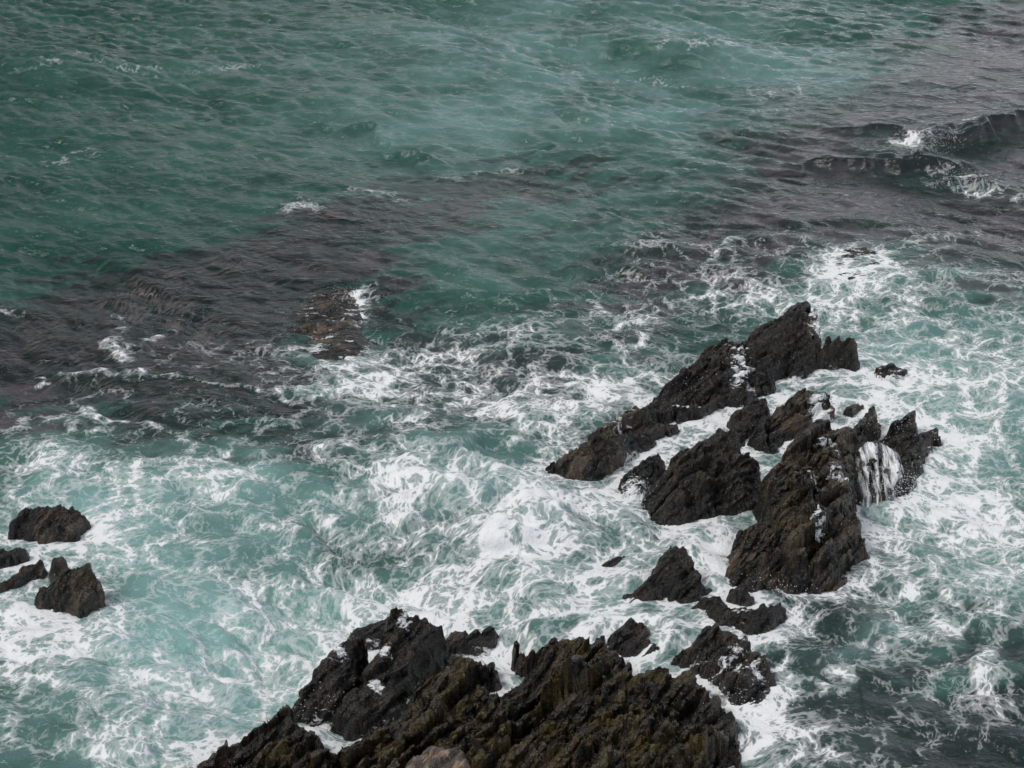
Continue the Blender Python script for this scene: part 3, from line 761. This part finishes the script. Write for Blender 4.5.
km = kt.out(kt.n("ShaderNodeBsdfPrincipled", {"Base Color": kc, "Roughness": 0.5}).outputs[0])
kel = mesh_from("kelp", kco, (base_i + seg).reshape(-1, 4), km)
kel["kind"] = "stuff"; kel["label"] = "brown kelp fronds streaming under the water left of the reef"; kel["category"] = "kelp"

# thrown drops where the surf hits rock
dr = np.random.default_rng(5)
oct_v = np.array([[1, 0, 0], [0, 1, 0], [-1, 0, 0], [0, -1, 0], [0, 0, 1], [0, 0, -1]], float)
oct_q = np.array([[4, 0, 1, 1], [4, 1, 2, 2], [4, 2, 3, 3], [4, 3, 0, 0], [5, 1, 0, 0], [5, 2, 1, 1], [5, 3, 2, 2], [5, 0, 3, 3]])
pts = []
for px, py, z, rx, rz, n in [(648, 505, .0, .5, .35, 130), (905, 492, .0, .8, .4, 220), (770, 590, .0, .7, .3, 120), (745, 722, .0, .7, .3, 90), (928, 146, .2, 1.2, .4, 160), (965, 183, .2, .8, .3, 90),
                             (850, 352, .0, .6, .3, 90), (690, 380, .3, .8, .3, 90), (820, 312, .9, .6, .3, 60), (300, 700, .0, .8, .3, 110), (352, 300, 0, .5, .25, 70), (915, 430, .2, .8, .3, 130)]:
    c0 = at(px, py, z)
    n *= 3
    r = dr.normal(0, 1, (n, 3))
    pts.append(np.stack([c0[0] + r[:, 0] * rx * .6, c0[1] + r[:, 1] * rx * .35, z + np.abs(r[:, 2]) * rz * .6 + .02], 1))
pts = np.concatenate(pts)
rad = dr.uniform(0.003, 0.011, len(pts))
dv = (pts[:, None, :] + oct_v[None] * rad[:, None, None]).reshape(-1, 3)
bm_verts = dv; tri = oct_q[:, :3]
me = bpy.data.meshes.new("spray")
idx = (np.arange(len(pts))[:, None, None] * 6 + tri[None]).reshape(-1, 3)
me.from_pydata(dv.tolist(), [], idx.tolist())
spt = NT("spray drops")
me.materials.append(spt.out(spt.n("ShaderNodeBsdfPrincipled", {"Base Color": FOAM_COL + (1,), "Roughness": 0.3}).outputs[0]))
sp = bpy.data.objects.new("spray", me); COL.objects.link(sp)
sp["kind"] = "stuff"; sp["label"] = "fine white drops thrown up where the surf hits the rocks"; sp["category"] = "spray"

# seabed
gx = np.concatenate([np.linspace(-9000, -60, 12)[:-1], np.linspace(-60, 60, 340), np.linspace(60, 9000, 12)[1:]])
gy = np.concatenate([np.linspace(-200, 15, 8)[:-1], np.linspace(15, 110, 300), np.geomspace(110, 9500, 14)[1:]])
Xs, Ys = np.meshgrid(gx, gy, indexing="ij")
ws = weed_mask(Xs, Ys) * (np.abs(Xs) < 70) * (Ys < 112)
Zs = -3.6 + 2.85 * ws + 0.10 * nB(Xs, Ys) * ws
fx, fy = Xs.copy(), Ys.copy()
for _ in range(8):
    a, b = curl(fx, fy)
    fx += 0.05 * a; fy += 0.05 * b
ca, sa = math.cos(-0.35), math.sin(-0.35)
sb = mesh_from("seabed", np.stack([Xs.ravel(), Ys.ravel(), Zs.ravel()], 1), grid_quads(*Xs.shape), seabed_material(),
               {"weed": ws.ravel(), "flow": np.stack([(ca * fx - sa * fy).ravel(), (sa * fx + ca * fy).ravel(), np.zeros(fx.size)], 1)})
sb["kind"] = "structure"
sb["label"] = "sandy seabed with dark weed reefs showing through the water"; sb["category"] = "seabed"

# ------------------------------------------------------------------ light
EL, AZ = math.radians(55), math.radians(-112)        # azimuth from +Y (ahead), clockwise
sun = bpy.data.lights.new("sun", "SUN")
sun.energy = 1.5
sun.angle = math.radians(20)
sun.color = (1.0, 0.965, 0.92)
so = bpy.data.objects.new("sun", sun)
COL.objects.link(so)
so.rotation_euler = (math.pi / 2 - EL, 0, math.pi - AZ)
world = bpy.data.worlds.new("World")
scene.world = world
world.use_nodes = True
nt = world.node_tree
nt.nodes.clear()
sky = nt.nodes.new("ShaderNodeTexSky")
sky.sky_type = "NISHITA"
sky.sun_disc = False
sky.sun_elevation = EL
sky.sun_rotation = AZ
sky.dust_density = 3.0
hs = nt.nodes.new("ShaderNodeHueSaturation")
hs.inputs["Saturation"].default_value = 0.28
bg = nt.nodes.new("ShaderNodeBackground")
bg.inputs["Strength"].default_value = 0.085
ow = nt.nodes.new("ShaderNodeOutputWorld")
nt.links.new(sky.outputs[0], hs.inputs["Color"])
# added sky gradient to shape the water sheen: brighter right and low, duller left
tc = nt.nodes.new("ShaderNodeTexCoord")
sx = nt.nodes.new("ShaderNodeSeparateXYZ")
nt.links.new(tc.outputs["Generated"], sx.inputs[0])
mr = nt.nodes.new("ShaderNodeMapRange")
mr.inputs["From Min"].default_value = -0.42; mr.inputs["From Max"].default_value = 0.15
mr.inputs["To Min"].default_value = 0.21; mr.inputs["To Max"].default_value = 1.5
nt.links.new(sx.outputs[0], mr.inputs[0])
cn = nt.nodes.new("ShaderNodeTexNoise")
cn.inputs["Scale"].default_value = 2.2; cn.inputs["Detail"].default_value = 4
nt.links.new(tc.outputs["Generated"], cn.inputs["Vector"])
mc = nt.nodes.new("ShaderNodeMapRange")
mc.inputs["From Min"].default_value = 0.3; mc.inputs["From Max"].default_value = 0.7
mc.inputs["To Min"].default_value = 0.75; mc.inputs["To Max"].default_value = 1.3
nt.links.new(cn.outputs[0], mc.inputs[0])
mu = nt.nodes.new("ShaderNodeMath"); mu.operation = "MULTIPLY"
me_ = nt.nodes.new("ShaderNodeMapRange")
me_.inputs["From Min"].default_value = 0.15; me_.inputs["From Max"].default_value = 0.85
me_.inputs["To Min"].default_value = 1.75; me_.inputs["To Max"].default_value = 0.80
nt.links.new(sx.outputs[2], me_.inputs[0])
m2 = nt.nodes.new("ShaderNodeMath"); m2.operation = "MULTIPLY"
nt.links.new(mr.outputs[0], m2.inputs[0]); nt.links.new(me_.outputs[0], m2.inputs[1])
nt.links.new(m2.outputs[0], mu.inputs[0]); nt.links.new(mc.outputs[0], mu.inputs[1])
vm = nt.nodes.new("ShaderNodeVectorMath"); vm.operation = "SCALE"
nt.links.new(hs.outputs[0], vm.inputs[0]); nt.links.new(mu.outputs[0], vm.inputs["Scale"])
nt.links.new(vm.outputs[0], bg.inputs[0])
nt.links.new(bg.outputs[0], ow.inputs[0])

scene.view_settings.view_transform = "Standard"
scene.view_settings.look = "None"
scene.view_settings.exposure = 0.52
scene.view_settings.gamma = 1.0
scene.view_settings.use_curve_mapping = False
scene.cycles.max_bounces = 6
scene.cycles.transparent_max_bounces = 8
scene.cycles.caustics_reflective = False
scene.cycles.caustics_refractive = False
scene.cycles.use_denoising = True
scene.cycles.denoiser = 'OPENIMAGEDENOISE'
scene.cycles.denoising_input_passes = 'RGB_ALBEDO_NORMAL'
